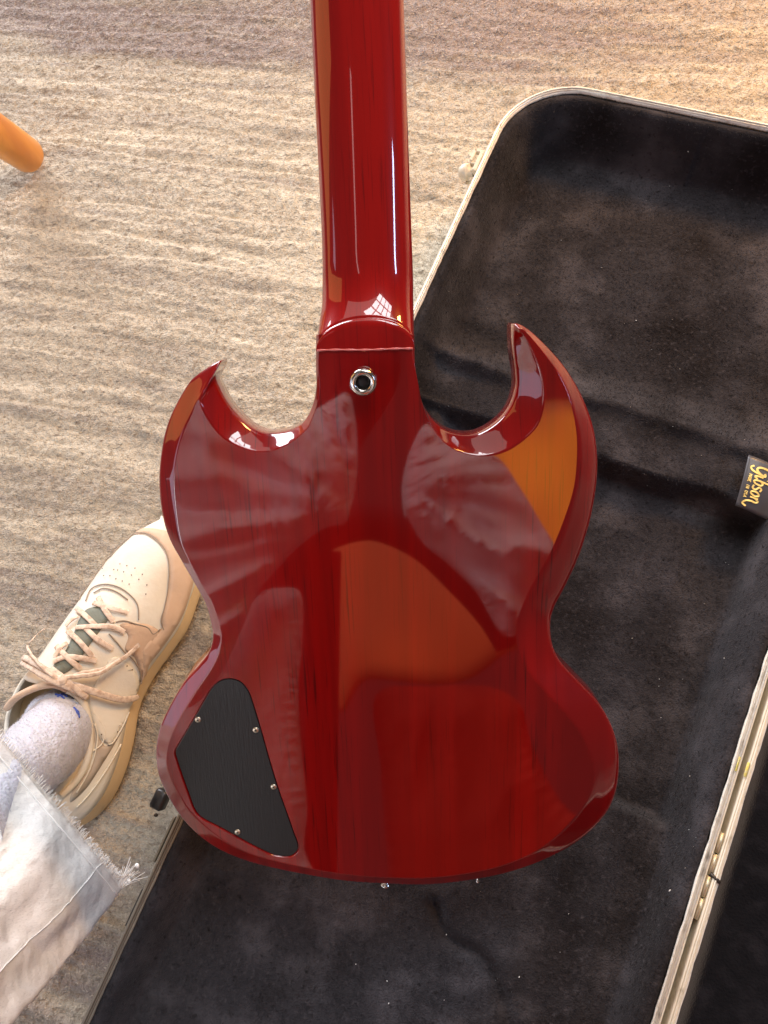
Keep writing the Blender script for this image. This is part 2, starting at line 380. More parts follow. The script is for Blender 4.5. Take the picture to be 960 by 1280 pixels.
# hinges: leaf strips and knuckles
m_brass = mat('worn_hinge_metal', (.60, .52, .36), .4, metal=.7, noise=(200, (1, 1, 1), (.3, .24, .15), 4, .5, .8))
m_dark = mat('dark_rust_metal', (.06, .05, .04), .5, metal=.6)
def hinge(v0):
    h = empty('hinge', tuple(cw(W+GAP/2, v0, ZR-.01)), '', ''); del h['label']; del h['category']; h.parent = case; h.matrix_parent_inverse = case.matrix_world.inverted()
    bpy.context.view_layer.update()
    for k in range(4):
        a = v0-.034+k*.0172; V, Fc = tube([cw(W+GAP/2, a, ZR-.003), cw(W+GAP/2, a+.016, ZR-.002)], .0019, 12); mesh('knuckle', V, Fc, m_brass, h)
    V, Fc = join([box(cw(W+.0005, v0, ZR-.010), ua*.0008, va*.034, (0, 0, .007)), box(cw(W+GAP-.0005, v0, ZR-.010), ua*.0008, va*.034, (0, 0, .007))])
    mesh('hinge_leaf', V, Fc, m_brass, h, False)
    V, Fc = tube([cw(W+GAP/2, v0+.0015, ZR-.001), cw(W+GAP+.006, v0-.002, ZR+.0005)], .0014, 8); mesh('rivet', V, Fc, m_dark, h)
hinge(uv_of(878, 1090)[1]); hinge(uv_of(878, 1090)[1]+.36)
# yellow sticker residue on the rims by the hinge gap
m_yel = mat('yellow_paint_mark', (.72, .62, .14), .6, noise=(300, (1, 1, 1), (.7, .62, .3), 4, .5, .7))
for (px, py, w_) in ((922, 955, .0007), (933, 962, .0010)):
    u_, v_ = uv_of(px, py); V, Fc = box(cw(u_, v_, ZR+.0008), ua*w_, va*.006, (0, 0, .0006), .0004); mesh('paint_mark', V, Fc, m_yel, case)
# cream latch at the upper left edge
def latch():
    h = empty('latch', tuple(at(588, 205, ZR-.01)), '', ''); del h['label']; del h['category']; h.parent = case; h.matrix_parent_inverse = case.matrix_world.inverted()
    bpy.context.view_layer.update()
    v0 = uv_of(598, 200)[1]; D = np.array([0, 0, 1.])
    V, Fc = box(cw(-.0035, v0+.002, ZR-.006), ua*.0022, va*.014, D*.004, .0008); mesh('latch_plate', V, Fc, m_latch, h, False)
    V, Fc = join([box(cw(-.0120, v0+.008, ZR-.006), ua*.0018, va*.0075, D*.003, .0006), box(cw(-.0078, v0+.0145, ZR-.006), ua*.0052, va*.0016, D*.003, .0006),
                  box(cw(-.0078, v0-.000, ZR-.008), ua*.0052, va*.0016, D*.003, .0006)])
    mesh('latch_bail', V, Fc, m_latch, h, False)
    # domed knob pointing away from the case
    V, Fc = lathe([(.0044, 0), (.0048, .003), (.0050, .0055), (.0084, .0065), (.0092, .008), (.0090, .011), (.0076, .0145), (.0048, .0172), (.001, .0182)], 24)
    k = mesh('latch_knob', V, Fc, m_latch, None)
    z = Vector((-ua[0], -ua[1], -.15)).normalized(); k.matrix_world = Matrix.Translation(Vector(cw(-.0045, v0-.009, ZR-.010)))@z.to_track_quat('Z', 'Y').to_matrix().to_4x4()
    bpy.context.view_layer.update(); k.parent = h; k.matrix_parent_inverse = h.matrix_world.inverted()
    V, Fc = tube([cw(-.004, v0-.016, ZR-.016), cw(-.011, v0-.017, ZR-.018)], .0016, 8); mesh('latch_pin', V, Fc, m_brass, h)
latch()
# black handle grip seen on the left edge below the guitar
m_blk = mat('black_handle_plastic', (.016, .016, .017), .35, bump=(500, (1, 1, 1), .2, .0004))
V, Fc = box(at(201, 999, ZR-.012), ua*.0062, va*.0088, (0, 0, .006), .0018); hg = mesh('handle_grip', V, Fc, m_blk, case, True)
hv = uv_of(204, 1030)[1]
V, Fc = join([box(cw(-.0032, hv-.012, ZR-.008), ua*.0010, va*.020, (0, 0, .004), .0004)]); mesh('handle_bracket', V, Fc, m_tong, case, False)
V, Fc = box(at(195, 1019, ZR-.01), ua*.0014, va*.0012, (0, 0, .002), .0005); mesh('handle_stud', V, Fc, m_dark, case)
hv = uv_of(150, 1130)[1]
V, Fc = box(cw(-.0028, hv, ZR-.012), ua*.0010, va*.016, (0, 0, .004), .0004); mesh('latch_slot', V, Fc, m_dark, case, False)
# small flap of the accessory pocket and the maker's tag
m_tag = mat('tag_satin', (.060, .058, .064), .42, spec=.6, bump=(700, (1, 1, 1), .1, .0003))
m_gold = mat('gold_thread', (.85, .62, .18), .45, metal=.25)
def tag_label():
    z0 = .072
    c = [at(935.5, 569, z0+.004), at(985, 588, z0+.004), at(966, 652, z0-.006), at(919, 632, z0-.004)]   # TL, TR, BR, BL in the picture
    c = [np.array(p) for p in c]
    def P(a, b): # a right, b down
        p = (c[0]*(1-a)+c[1]*a)*(1-b)+(c[3]*(1-a)+c[2]*a)*b
        return p+np.array([0, 0, .0025*math.sin(math.pi*b)+.0008*math.sin(2*math.pi*a)])
    n = 14; top = np.array([[P(i/n, j/n)+np.array([0, 0, .0008]) for i in range(n+1)] for j in range(n+1)])
    bot = top-np.array([0, 0, .0008])
    V = list(top.reshape(-1, 3))+list(bot.reshape(-1, 3)); k = n+1; N = k*k; Fc = []
    for j in range(n):
        for i in range(n):
            a = j*k+i; Fc.append((a, a+k, a+k+1, a+1)); Fc.append((N+a, N+a+1, N+a+k+1, N+a+k))
    ring = [i for i in range(k)]+[j*k+n for j in range(1, k)]+[n*k+i for i in range(n-1, -1, -1)]+[j*k for j in range(n-1, 0, -1)]
    for a, b in zip(ring, ring[1:]+ring[:1]): Fc.append((a, b, N+b, N+a))
    tg = mesh('maker_tag', V, Fc, m_tag, case)
    # script word reads downward; strokes in word space (x along the word, y up from baseline, letter height 1)
    strokes = []
    def S(x0, pts, wd=.13): strokes.append(([(x0+a, b) for a, b in pts], wd))
    S(0, [(.75, 1.18), (.45, 1.36), (.12, 1.15), (-.02, .62), (.10, .14), (.42, .02), (.72, .30), (.80, .70), (.50, .66)], .15)
    S(0, [(.80, .70), (.76, .1), (.60, -.35), (.28, -.45), (.10, -.25)], .13)
    S(1.0, [(.0, .62), (.06, .1), (.22, .0), (.34, .2)]); S(1.0, [(.05, .98), (.14, 1.02)], .14)
    S(1.42, [(.02, 1.35), (.05, .3), (.22, .0), (.46, .15), (.46, .55), (.22, .68), (.06, .5)])
    S(2.08, [(.44, .62), (.16, .68), (.06, .48), (.40, .26), (.32, .02), (.0, .06)])
    S(2.66, [(.28, .66), (.04, .45), (.10, .05), (.34, .02), (.48, .35), (.28, .66)])
    S(3.30, [(.0, .66), (.05, .02)]); S(3.30, [(.04, .42), (.24, .68), (.42, .5), (.44, .1), (.62, -.25), (.95, -.40), (1.1, -.1)])
    parts = []
    def W2(x, y, yo=.27, sc=.205, hgt=.33, x0=.16):
        return P(yo+y*hgt+.0, x0+x*sc)
    def ribbon(pts, wd, fn):
        pts = spline(np.array([(a, b) for a, b in pts]), 5, False) if len(pts) > 2 else np.array(pts)
        Q = [np.array(fn(a, b)) for a, b in pts]; V = []; Fc = []
        for i, q in enumerate(Q):
            t = nz(Q[min(i+1, len(Q)-1)]-Q[max(i-1, 0)]); s_ = nz(np.cross(t, (0, 0, 1)))*wd
            V += [q-s_+(0, 0, .0009), q+s_+(0, 0, .0009), q+s_+(0, 0, .0014), q-s_+(0, 0, .0014)]
        for i in range(len(Q)-1):
            for k in range(4): Fc.append((i*4+k, i*4+(k+1) % 4, i*4+4+(k+1) % 4, i*4+4+k))
        Fc += [(0, 1, 2, 3), tuple(len(Q)*4-4+k for k in (3, 2, 1, 0))]
        return V, Fc
    for pts, wd in strokes: parts.append(ribbon(pts, wd*.0062, lambda a, b: W2(a*.87, b)))
    # small capitals under the word
    segs = {'M': [[(0, 0), (0, 1), (.35, .4), (.7, 1), (.7, 0)]], 'A': [[(0, 0), (.35, 1), (.7, 0)], [(.15, .35), (.55, .35)]], 'D': [[(0, 0), (0, 1), (.45, .9), (.6, .5), (.45, .1), (0, 0)]],
            'E': [[(.6, 1), (0, 1), (0, 0), (.6, 0)], [(0, .5), (.5, .5)]], 'I': [[(.3, 0), (.3, 1)]], 'N': [[(0, 0), (0, 1), (.65, 0), (.65, 1)]], 'U': [[(0, 1), (0, .2), (.3, 0), (.6, .2), (.6, 1)]],
            'S': [[(.6, .9), (.1, .95), (.05, .6), (.6, .4), (.5, .05), (0, .1)]]}
    x = 0
    for ch in 'MADE IN USA':
        if ch in segs:
            for st in segs[ch]: 
                for a, b in zip(st, st[1:]): parts.append(ribbon([a, b], .00024, lambda p_, q_: P(.115+q_*.075, .36+(x+p_)*.042)))
        x += .98
    V, Fc = join(parts); mesh('tag_lettering', V, Fc, m_gold, tg, False)
tag_label()

# ------------------------------------------------------------------ guitar
P1 = np.array((-.012, .099, -.45)); P2 = np.array((.003, -.279, -.555))
gy = nz(P1-P2); gx = nz(np.array([1, 0, 0])-gy[0]*gy); gz = np.cross(gx, gy)
GM = M@np.array([gx, gy, gz]).T; GO = M@P1+CAM
gmat = Matrix.Identity(4)
for i in range(3):
    for j in range(3): gmat[i][j] = GM[i, j]
    gmat[i][3] = GO[i]
def gl(px, py, h=0.0):
    d = GM.T@ray(px, py); o = GM.T@(CAM-GO); t = (h-o[2])/d[2]; return (o+d*t)[:2]
def gw(p): return GO+GM@np.array(p)
def refl(px, py, t):
    """world point that the flat back shows at this pixel, t metres past it"""
    d = nz(ray(px, py)); n = GM[:, 2]; P = CAM+d*(((GO-CAM)@n)/(d@n)); return P+t*(d-2*(d@n)*n)
def wood(name, c1, c2, c3):
    m = mat(name, c1, .30, coat=1.0, coat_rough=.035, spec=.08,
        noise=[(1, (75, 2.2, 3), c2, 5, .38, .70), (1, (620, 16, 9), c3, 3, .55, .74), (1, (22, 1.2, 2), c2, 3, .42, .70)],
        bump=(1, (420, 12, 12), .05, .0002))
    return m
m_wood = wood('cherry_lacquered_mahogany', (.245, .0013, .0010), (.165, .0009, .0010), (.085, .0009, .0010))
m_neckw = wood('cherry_lacquered_neck', (.31, .0028, .0016), (.23, .0016, .0014), (.17, .0015, .0015))
for m_ in (m_wood, m_neckw): m_.node_tree.nodes['Principled BSDF'].inputs['Coat IOR'].default_value = 1.70
guitar = empty('electric_guitar', tuple(gw((0, -.37, 0))), 'glossy cherry red double horned electric guitar seen from the back above the case', 'electric guitar')
mm = .001
PR = [ # outer px, inner px, drop (mm)
 (395.3,418, 398.5,418,3),(395,440, 398.5,440,3),(395,462, 398.5,462,3),(395.5,483, 400,483,3.2),(392,503, 397.5,503,4.5),(385,520, 390,524,7),
 (376,531, 383,537,9),(363,538, 366,552,10.5),(350,541.5, 351,560,11),(338,542.5, 337,564.6,11),(326,541, 318,564.5,11),(313,534.5, 299,559,11),(298,521.5, 280,549,11),
 (284,505, 265,533,11),(273.5,486, 254.5,516,11),(268.5,470, 250,506,11),(275.5,452.5, 249,501,10),(268,454, 248,500,10),(258,460.5, 246.5,502,10),(246,469, 243.5,508,10),(233.5,482, 240,518,10),
 (213,520, 230,540,10),(203,555, 221.7,568,9.5),(198.7,597, 218,601,9),(201.7,638, 221,642.5,8.5),(211,672, 226.5,676,7.5),(226,700, 236,699,6),
 (244,731, 251.5,729,5),(257,755, 265,752,4.5),(264,780, 274,779,5),(266,797, 277,798,5),(261.5,815, 273,819,5.5),(250,831, 263,839,6),(230,854, 246,864,6.5),
 (211,886, 228.5,894,7),(199.5,912, 216.5,917,7),(195,942, 209,942,6.5),(198.5,970, 212,966,6.5),(211,998, 223.5,990,6.5),(230,1026, 240,1015,6),(255,1050, 262.5,1036,6),
 (286,1068, 291,1056,5.5),(324,1081, 327.5,1071,5),(380,1093, 382,1084,4),(430,1101, 431,1092,4),(477,1104.5, 477,1096,4),(530,1106, 530,1097,4),(580,1101.5, 579,1092,4),
 (630,1092, 626,1082,4),(680,1075, 672,1062,4.5),(725,1050, 706,1034,5.5),(755,1021, 727,1007,7),(770,990, 738,981,8),(774,950, 739,952,9),(767.5,915, 726,920,9.5),(750,882, 705,892,10),
 (725,855, 681,866,10),(701,829, 661,842,10),(690.5,806, 650,820,10),(688,780, 645,795,10),(693,760, 648,771,10),(706,734.6, 662,736,10),(723,698, 687,692,10),(737,654, 705,649,10),
 (745.5,608, 717,610,10),(746.8,570, 721,572,10),(741.5,533, 720,537,10),(728,496, 712,500,10),(711,466, 699,470,9),(692,442, 683,447,8),(668,418, 666,425,6.5),(653,407, 656,414,5.5),
 (645,404.8, 651,411,5),(642.6,409, 649.5,413,5),(642,425, 657,421,6.5),(643.3,445, 668,441,8),(645.5,465, 677,464,10),(645.8,485, 681,488,11),(639,508, 679,514,11),(627,524, 668,538,11),(610,537, 638,562,11),
 (590,544.5, 607,570.5,11),(566,542, 577,566,11),(547,531, 555,553,10.5),(532,512, 538,530,9),(523.5,488, 528,505,7),(519.5,462, 522,476,4.5),(518,440, 515,444,3),(517.5,418, 514.5,418,3)]
S5 = spline(PR, 7, False)
body_loops = []
sec = [(.0, 0), (.05, .010), (.12, .07), (.30, .26), (.5, .47), (.7, .68), (.86, .86), (.95, .965), (1.0, 1.08)]
Ls = []
for f, g in sec: Ls.append([])
wall = [[], [], [], []]
for ox, oy, ix, iy, d in S5:
    d = d*mm; O = gl(ox, oy, -d); I = gl(ix, iy, 0)
    for k, (f, g) in enumerate(sec):
        p = I+(O-I)*f; Ls[k].append((p[0], p[1], -d*g))
    wdir = nz(O-I)
    for k, (e, z) in enumerate(((.0003, -d*1.08-.0022), (.0003, -.030), (-.001, -.0335), (-.004, -.035))):
        p = O+wdir*e; wall[k].append((p[0], p[1], z))
loops = Ls+wall; n = len(S5)
V = [p for L in loops for p in L]; Fc = []
for r in range(len(loops)-1):
    for k in range(n): Fc.append((r*n+k, (r+1)*n+k, (r+1)*n+(k+1) % n, r*n+(k+1) % n))
# control cavity outline
CV = [(217.5,940),(223,929),(240,900),(256,872),(263,860.6),(273,851),(286,847.5),(300,851),(309,860),(315,872),(327,910.6),(338,950),(350,989),(360,1017),(368,1040),(374,1057.5),(371,1067),(361,1072.5),(342.5,1070.6),(327,1064),(311,1056),(292,1045.5),(274,1035.6),(257,1027),(247,1020),(240.5,1010),(235,995),(227,973),(220,952)]
cv = spline([tuple(gl(*p)) for p in CV], 4, True)
bm = bmesh.new(); bv = [bm.verts.new(p) for p in V]
for f in Fc:
    try: bm.faces.new([bv[i] for i in f])
    except ValueError: pass
for f in bm.faces: f.smooth = True
bf = bm.faces.new([bv[(len(loops)-1)*n+k] for k in range(n)][::-1]) if False else None
c0 = [bm.verts.new((x, y, 0)) for x, y in cv]
edges = []
for k in range(n):
    e = bm.edges.get((bv[k], bv[(k+1) % n])); edges.append(e)
ce = [bm.edges.new((c0[k], c0[(k+1) % len(c0)])) for k in range(len(c0))]
r = bmesh.ops.triangle_fill(bm, use_beauty=True, use_dissolve=False, edges=edges+ce, normal=(0, 0, 1))
for g in r['geom']:
    if isinstance(g, bmesh.types.BMFace): g.smooth = False
ctr = cv.mean(0)
prev = c0
for ins, z in ((0.0004, -.0004), (.0006, -.0020)):
    cur = []
    for k, (x, y) in enumerate(cv):
        t = cv[(k+1) % len(cv)]-cv[k-1]; nn_ = nz((t[1], -t[0])); 
        if nn_@(ctr-cv[k]) < 0: nn_ = -nn_
        cur.append(bm.verts.new((x-nn_[0]*(-ins), y-nn_[1]*(-ins), z)))
    for k in range(len(cv)):
        f = bm.faces.new((prev[k], prev[(k+1) % len(cv)], cur[(k+1) % len(cv)], cur[k])); f.smooth = True
    prev = cur
f = bm.faces.new(prev); f.smooth = False
fr = [bv[(len(loops)-1)*n+k] for k in range(n)]
r = bmesh.ops.triangle_fill(bm, use_beauty=True, use_dissolve=False, edges=[bm.edges.get((fr[k], fr[(k+1) % n])) for k in range(n)], normal=(0, 0, -1))
bmesh.ops.recalc_face_normals(bm, faces=bm.faces)
me = bpy.data.meshes.new('body'); bm.to_mesh(me); bm.free(); me.materials.append(m_wood)
body = bpy.data.objects.new('body', me); body.matrix_world = gmat; C.objects.link(body); body.parent = guitar; body.matrix_parent_inverse = guitar.matrix_world.inverted()
# neck, heel and fretboard
yh = gl(455, 437)[1]
NP = [(0, 388, 505), (100, 392, 508), (200, 397.5, 511.3), (300, 402.5, 514.8), (350, 403.5, 516.3), (380, 401.5, 517.2), (400, 398.2, 517.8), (420, 396.2, 517.6), (437, 395.6, 517.3)]
ZN = -.029
def neck_edges(yloc):
    ys = []; l = []; r_ = []
    for py, a, b in NP:
        zz = ZN if py < 350 else ZN*(437-py)/87-.003
        pa = gl(a, py, zz); pb_ = gl(b, py, zz); ys.append((pa[1]+pb_[1])/2); l.append(pa[0]); r_.append(pb_[0])
    ys = np.array(ys)[::-1]; l = np.array(l)[::-1]; r_ = np.array(r_)[::-1]
    L = np.interp(yloc, ys, l); R = np.interp(yloc, ys, r_)
    if yloc > ys[-1]:
        k = yloc-ys[-1]; L = l[-1]+k*(l[-1]-l[-3])/(ys[-1]-ys[-3]); R = r_[-1]+k*(r_[-1]-r_[-3])/(ys[-1]-ys[-3])
    return L, R
NS = 49; YT = yh+.46; yarc = gl(455, 401.5)[1]-yh
zs_flat = .0006
cols = []
LC = .036
for si in range(NS):
    th = math.pi*si/(NS-1); s = -math.cos(th); c = math.sqrt(max(0, 1-s*s))
    ya = yh+yarc*(max(0, 1-abs(s)**2.3))**.55+.0008
    rows = [yh+(ya-yh)*k/4 for k in range(5)]
    dl = [.0002, .0006, .0012, .002, .003, .0045, .006, .008, .010, .0125, .015, .018, .021, .025, .029, .034, .040, .05, .065, .085, .11, .14, .18, .23, .28, .34, .40]
    rows += [min(ya+q, 9) for q in dl]+[YT]
    col = []
    for k, y in enumerate(rows):
        y = y if k < len(rows)-1 else YT
        L, R = neck_edges(y); xm = (L+R)/2; hw = (R-L)/2
        crown = -.0105+.0005*0
        zn = ZN+(crown-ZN)*c**.92
        if k <= 4: z = zs_flat-(.0004 if False else 0)
        else:
            dlt = y-ya; a = max(0, 1-dlt/LC); z = zn+(zs_flat-zn)*(a**2.1)
            if dlt < .0016: z -= .0006*min(1, dlt/.0008)
        col.append((xm+s*hw, y, z))
    cols.append(col)
P = np.array(cols)
nk = gridmesh('neck', P, m_neckw, guitar, gmat)
# sides of the neck down to the fretboard
for e, col in enumerate((cols[0], cols[-1])):
    a = np.array(col); b = a.copy(); b[:, 2] = ZN-.002; b2 = b.copy(); b2[:, 0] += (.001 if e == 0 else -.001); b2[:, 2] -= .002
    gridmesh('neck_side', np.stack([a, b, b2]), m_neckw, nk, gmat, flip=(e == 1))
m_fb = mat('dark_rosewood', (.045, .022, .016), .5, noise=(1, (200, 6, 6), (.02, .01, .008), 4, .4, .7))
fy = list(np.linspace(yh-.05, YT, 40)); V = []
for y in fy:
    l_, r_ = neck_edges(max(y, yh+.03))
    V += [(l_+.002, y, ZN-.003), (r_-.002, y, ZN-.003), (r_-.003, y, ZN-.008), (l_+.003, y, ZN-.008)]
Fc = [(i*4+k, i*4+(k+1) % 4, i*4+4+(k+1) % 4, i*4+4+k) for i in range(39) for k in range(4)]+[(0, 1, 2, 3), (156, 159, 158, 157)]
mesh('fretboard', V, Fc, m_fb, guitar, False, gmat)
# lacquer line where the heel meets the body
m_line = mat('pale_lacquer_line', (.62, .13, .12), .25, coat=1)
a = gl(396.2, 438); b = gl(516.2, 435.8)
pts = []
for k in range(25):
    t = k/24; pts.append((a[0]*(1-t)+b[0]*t, a[1]*(1-t)+b[1]*t+.0002*math.sin(9*t), .0006))
V, Fc = tube(pts, [.00065+.0002*math.sin(k*1.7) for k in range(25)], 8); mesh('joint_line', V, Fc, m_line, guitar, xf=gmat)
# strap button on the heel
m_chrome = mat('aged_nickel', (.62, .60, .56), .16, metal=1, noise=(300, (1, 1, 1), (.40, .37, .33), 4, .5, .8))
m_hole = mat('dark_screw_recess', (.012, .01, .01), .5, metal=.3)
sb = gl(454, 476, .006)
xf = gmat@Matrix.Translation((sb[0], sb[1], 0))@Matrix.Rotation(math.radians(4), 4, 'X')
V, Fc = lathe([(.0066, 0), (.0060, .0008), (.0042, .002), (.0038, .0045), (.0052, .0065), (.0077, .0075), (.0083, .0085), (.0083, .0096), (.0074, .0108), (.0060, .0112), (.0048, .0108), (.0042, .0098), (.0038, .0070)], 40)
stb = mesh('strap_button', V, Fc, m_chrome, guitar, xf=xf)
V, Fc = lathe([(.0036, .0070), (.0036, .0076), (.0030, .0082), (.0014, .0085)], 24); mesh('button_screw', V, Fc, m_hole, stb, xf=xf)
# strap pin and bridge-end screw heads showing past the lower edge
for (px, py, r_) in ((482, 1105, .0042), (597, 1102, .0014)):
    p = gl(px, py, -.012); V, Fc = lathe([(r_*.6, 0), (r_*.6, .004), (r_, .0045), (r_*1.02, .006), (r_*.8, .007)], 20)
    mesh('end_pin', V, Fc, m_chrome, guitar, xf=gmat@Matrix.Translation((p[0], p[1]+.0055, -.012))@Matrix.Rotation(math.radians(90), 4, 'X'))
# control cover with four screws
m_cov = mat('black_cover_plastic', (.017, .0175, .018), .42, spec=.45, bump=[(1, (800, 60, 60), .38, .0005), (900, (1, 1, 1), .3, .0003)])
m_rec = None
ring = []
for k, (x, y) in enumerate(cv):
    t = cv[(k+1) % len(cv)]-cv[k-1]; nn_ = nz((t[1], -t[0]))
    if nn_@(ctr-cv[k]) < 0: nn_ = -nn_
    ring.append((cv[k], nn_))
Lp = [[(p[0]+q[0]*i, p[1]+q[1]*i, z) for p, q in ring] for i, z in ((.0013, -.0022), (.0011, -.0012), (.0012, -.0008), (.0016, -.0006))]
k = len(cv); V = [p for L in Lp for p in L]; Fc = [(r_*k+i, r_*k+(i+1) % k, (r_+1)*k+(i+1) % k, (r_+1)*k+i) for r_ in range(3) for i in range(k)]; Fc.append(tuple(3*k+i for i in range(k)))
cov = mesh('control_cover', V, Fc, m_cov, guitar, False, gmat)
m_scr = mat('nickel_screw', (.70, .64, .52), .28, metal=1)
for (px, py) in ((247.5, 900), (319.7, 913), (342, 984), (297, 1040.6)):
    p = gl(px, py); a0 = random.random()*1.5
    V, Fc = lathe([(.0022, -.0007), (.0023, -.0003), (.0021, .0001), (.0015, .0004), (.0012, .00045)], 20)
    xs = gmat@Matrix.Translation((p[0], p[1], 0))@Matrix.Rotation(a0, 4, 'Z')
    cr = join([box((0, 0, .00040), (.0010, 0, 0), (0, .00028, 0), (0, 0, .00012)), box((0, 0, .00041), (.00028, 0, 0), (0, .0010, 0), (0, 0, .00012))])
    o = len(V); V = V+list(cr[0]); nf = len(Fc); Fc = Fc+[tuple(i+o for i in f) for f in cr[1]]
    s_ = mesh('screw', V, Fc, [m_scr, m_hole], cov, True, xs)
    for i in range(nf, len(s_.data.polygons)): s_.data.polygons[i].material_index = 1

# ------------------------------------------------------------------ person: leg, sneaker, and the rest leaning over the guitar
person = empty('person', tuple(at(110, 900, 0)), 'person in frayed white jeans with one cream sneaker beside the open case', 'person')
m_leather = mat('cream_leather', (.86, .82, .70), .5, spec=.4, noise=[(18, (1, 1, 1), (.80, .72, .57), 4, .45, .75)], bump=[(260, (1, 1, 1), .22, .0010), (60, (1, 1, 1), .25, .002)])
m_suede = mat('worn_tan_leather', (.70, .51, .36), .65, noise=[(25, (1, 1, 1), (.60, .44, .32), 4, .45, .75)], bump=[(160, (1, 1, 1), .4, .0016)])
m_grey = mat('grey_beige_leather', (.55, .47, .38), .55, noise=[(25, (1, 1, 1), (.45, .38, .30), 4, .45, .75)], bump=[(200, (1, 1, 1), .2, .001)])
m_sole = mat('yellowed_rubber_sole', (.72, .54, .30), .5, noise=[(14, (1, 1, 1), (.62, .43, .22), 4, .45, .75)], bump=[(120, (1, 1, 1), .15, .001)])
m_lace = mat('tan_flat_lace', (.83, .68, .54), .85, noise=(200, (1, 1, 1), (.58, .42, .31), 3, .4, .7), bump=(600, (1, 1, 1), .6, .0006))
m_tongue = mat('grey_green_mesh', (.20, .22, .18), .9, bump=(700, (1, 1, 1), .6, .0006))
m_sock = mat('pale_cotton_sock', (.57, .59, .65), .95, sheen=.3, noise=(260, (1, 1, 1), (.58, .58, .68), 3, .4, .7), bump=[(420, (1, 1, 1), .8, .0016), (130, (1, 1, 1), .6, .003)])
m_blue = mat('blue_sock_print', (.08, .14, .55), .9)
m_denim = mat('white_denim', (.80, .79, .77), .92, sheen=.2, noise=[(12, (1, 1, 1), (.70, .70, .66), 4, .4, .7), (400, (1, 3, 1), (.62, .62, .60), 3, .5, .8)], bump=[(650, (1, 3, 1), .8, .0008), (45, (1, 1, 1), .7, .005), (11, (2.2, 1, 1), 1.0, .022)])
m_dk = mat('shoe_perforation', (.16, .12, .09), .9)
m_stitch = mat('dark_seam', (.36, .29, .22), .8)
ST = [ # right px (z 0), left px (z .035), top height, sharpness
 (216, 653, 203, 653, .034), (236, 664, 182, 659, .044), (250, 684, 163, 669, .050), (259, 706, 146, 683, .055), (258, 730, 128, 701, .059), (251, 752, 112, 724, .064), (239, 785, 97, 748, .071),
 (220, 814, 80, 776, .080), (201, 840, 64, 805, .088), (187, 864, 47, 830, .093), (177.5, 888, 30, 853, .098), (172, 923, 17, 880, .100), (163, 958, 15, 915, .100), (148, 992, 28, 955, .098), (128, 1017, 50, 990, .096), (104, 1033, 78, 1018, .092), (94, 1036, 90, 1030, .085)]
SS = spline([(a, b, c, d, t) for a, b, c, d, t in ST], 5, False)
ns = len(SS)
def ring_pts(i, kind):
    a, b, c, d, T = SS[i]; R = at(a, b, .0); L = at(c, d, .035); L = L.copy(); L[2] = 0
    ctr_ = (R+L)/2; hw = (R-L)/2; s = i/(ns-1); out = []
    if kind == 'sole':
        hgt = .027+.006*s-.004*math.sin(s*math.pi)
        for (w_, z) in ((.0, .001), (.90, .001), (.97, .003), (1.0, .008), (.985, hgt*.55), (.975, hgt*.8), (.965, hgt), (.93, hgt+.002), (.90, hgt+.001), (.80, hgt)):
            out.append((w_, z))
        pts = [ctr_+hw*w_+np.array([0, 0, z]) for w_, z in out]+[ctr_-hw*w_+np.array([0, 0, z]) for w_, z in out[::-1]]
        return pts
    hgt = .026+.006*s-.004*math.sin(s*math.pi)
    K = 22; pts = []
    for k in range(K+1):
        th = math.pi*k/K; c_ = math.cos(th); s_ = math.sin(th)
        e = .62 if s < .55 else .62+.25*(s-.55)
        ww = .975*np.sign(c_)*abs(c_)**.62
        narrow = 1-(.18+.30*min(1, max(0, s-.15)/.5))*s_**1.6      # leans in towards the instep
        # ankle side: shift ridge
        z = hgt+(T-hgt)*s_**1.15
        shift = (-.006*min(1, s*2.2))*s_
        pts.append(ctr_+hw*ww*narrow+np.array([shift, 0, z]))
    return pts
S_ = np.array([ring_pts(i, 'sole') for i in range(ns)])
sneaker = mesh('sneaker', *(lambda P: (list(P.reshape(-1, 3)), [(i*P.shape[1]+j, i*P.shape[1]+(j+1) % P.shape[1], (i+1)*P.shape[1]+(j+1) % P.shape[1], (i+1)*P.shape[1]+j) for i in range(P.shape[0]-1) for j in range(P.shape[1])]+[tuple(range(P.shape[1])), tuple(range((P.shape[0]-1)*P.shape[1], P.shape[0]*P.shape[1]))[::-1]]))(S_), m_sole, person)
sneaker.name = 'sneaker'
# upper: the collar opening is left out so the sock goes in
Up = np.array([ring_pts(i, 'upper') for i in range(ns)])
i0 = int(.60*(ns-1))
n_, k_ = Up.shape[:2]
Fc = []
for i in range(n_-1):
    for j in range(k_-1):
        if i0 <= i < int(.93*(ns-1)) and 6 <= j < 17: continue
        Fc.append((i*k_+j, i*k_+j+1, (i+1)*k_+j+1, (i+1)*k_+j))
upper = mesh('upper', list(Up.reshape(-1, 3)), Fc, m_leather, sneaker)
sd = upper.modifiers.new('t', 'SOLIDIFY'); sd.thickness = .0035; sd.offset = -1
full = [tuple(p) for p in Up.reshape(-1, 3)]; allF = [(i*k_+j, i*k_+j+1, (i+1)*k_+j+1, (i+1)*k_+j) for i in range(n_-1) for j in range(k_-1)]
bvh = BVHTree.FromPolygons([Vector(p) for p in full], allF)
AXP = np.array([((a+c)/2-6, (b+d)/2-6) for a, b, c, d, T in SS])
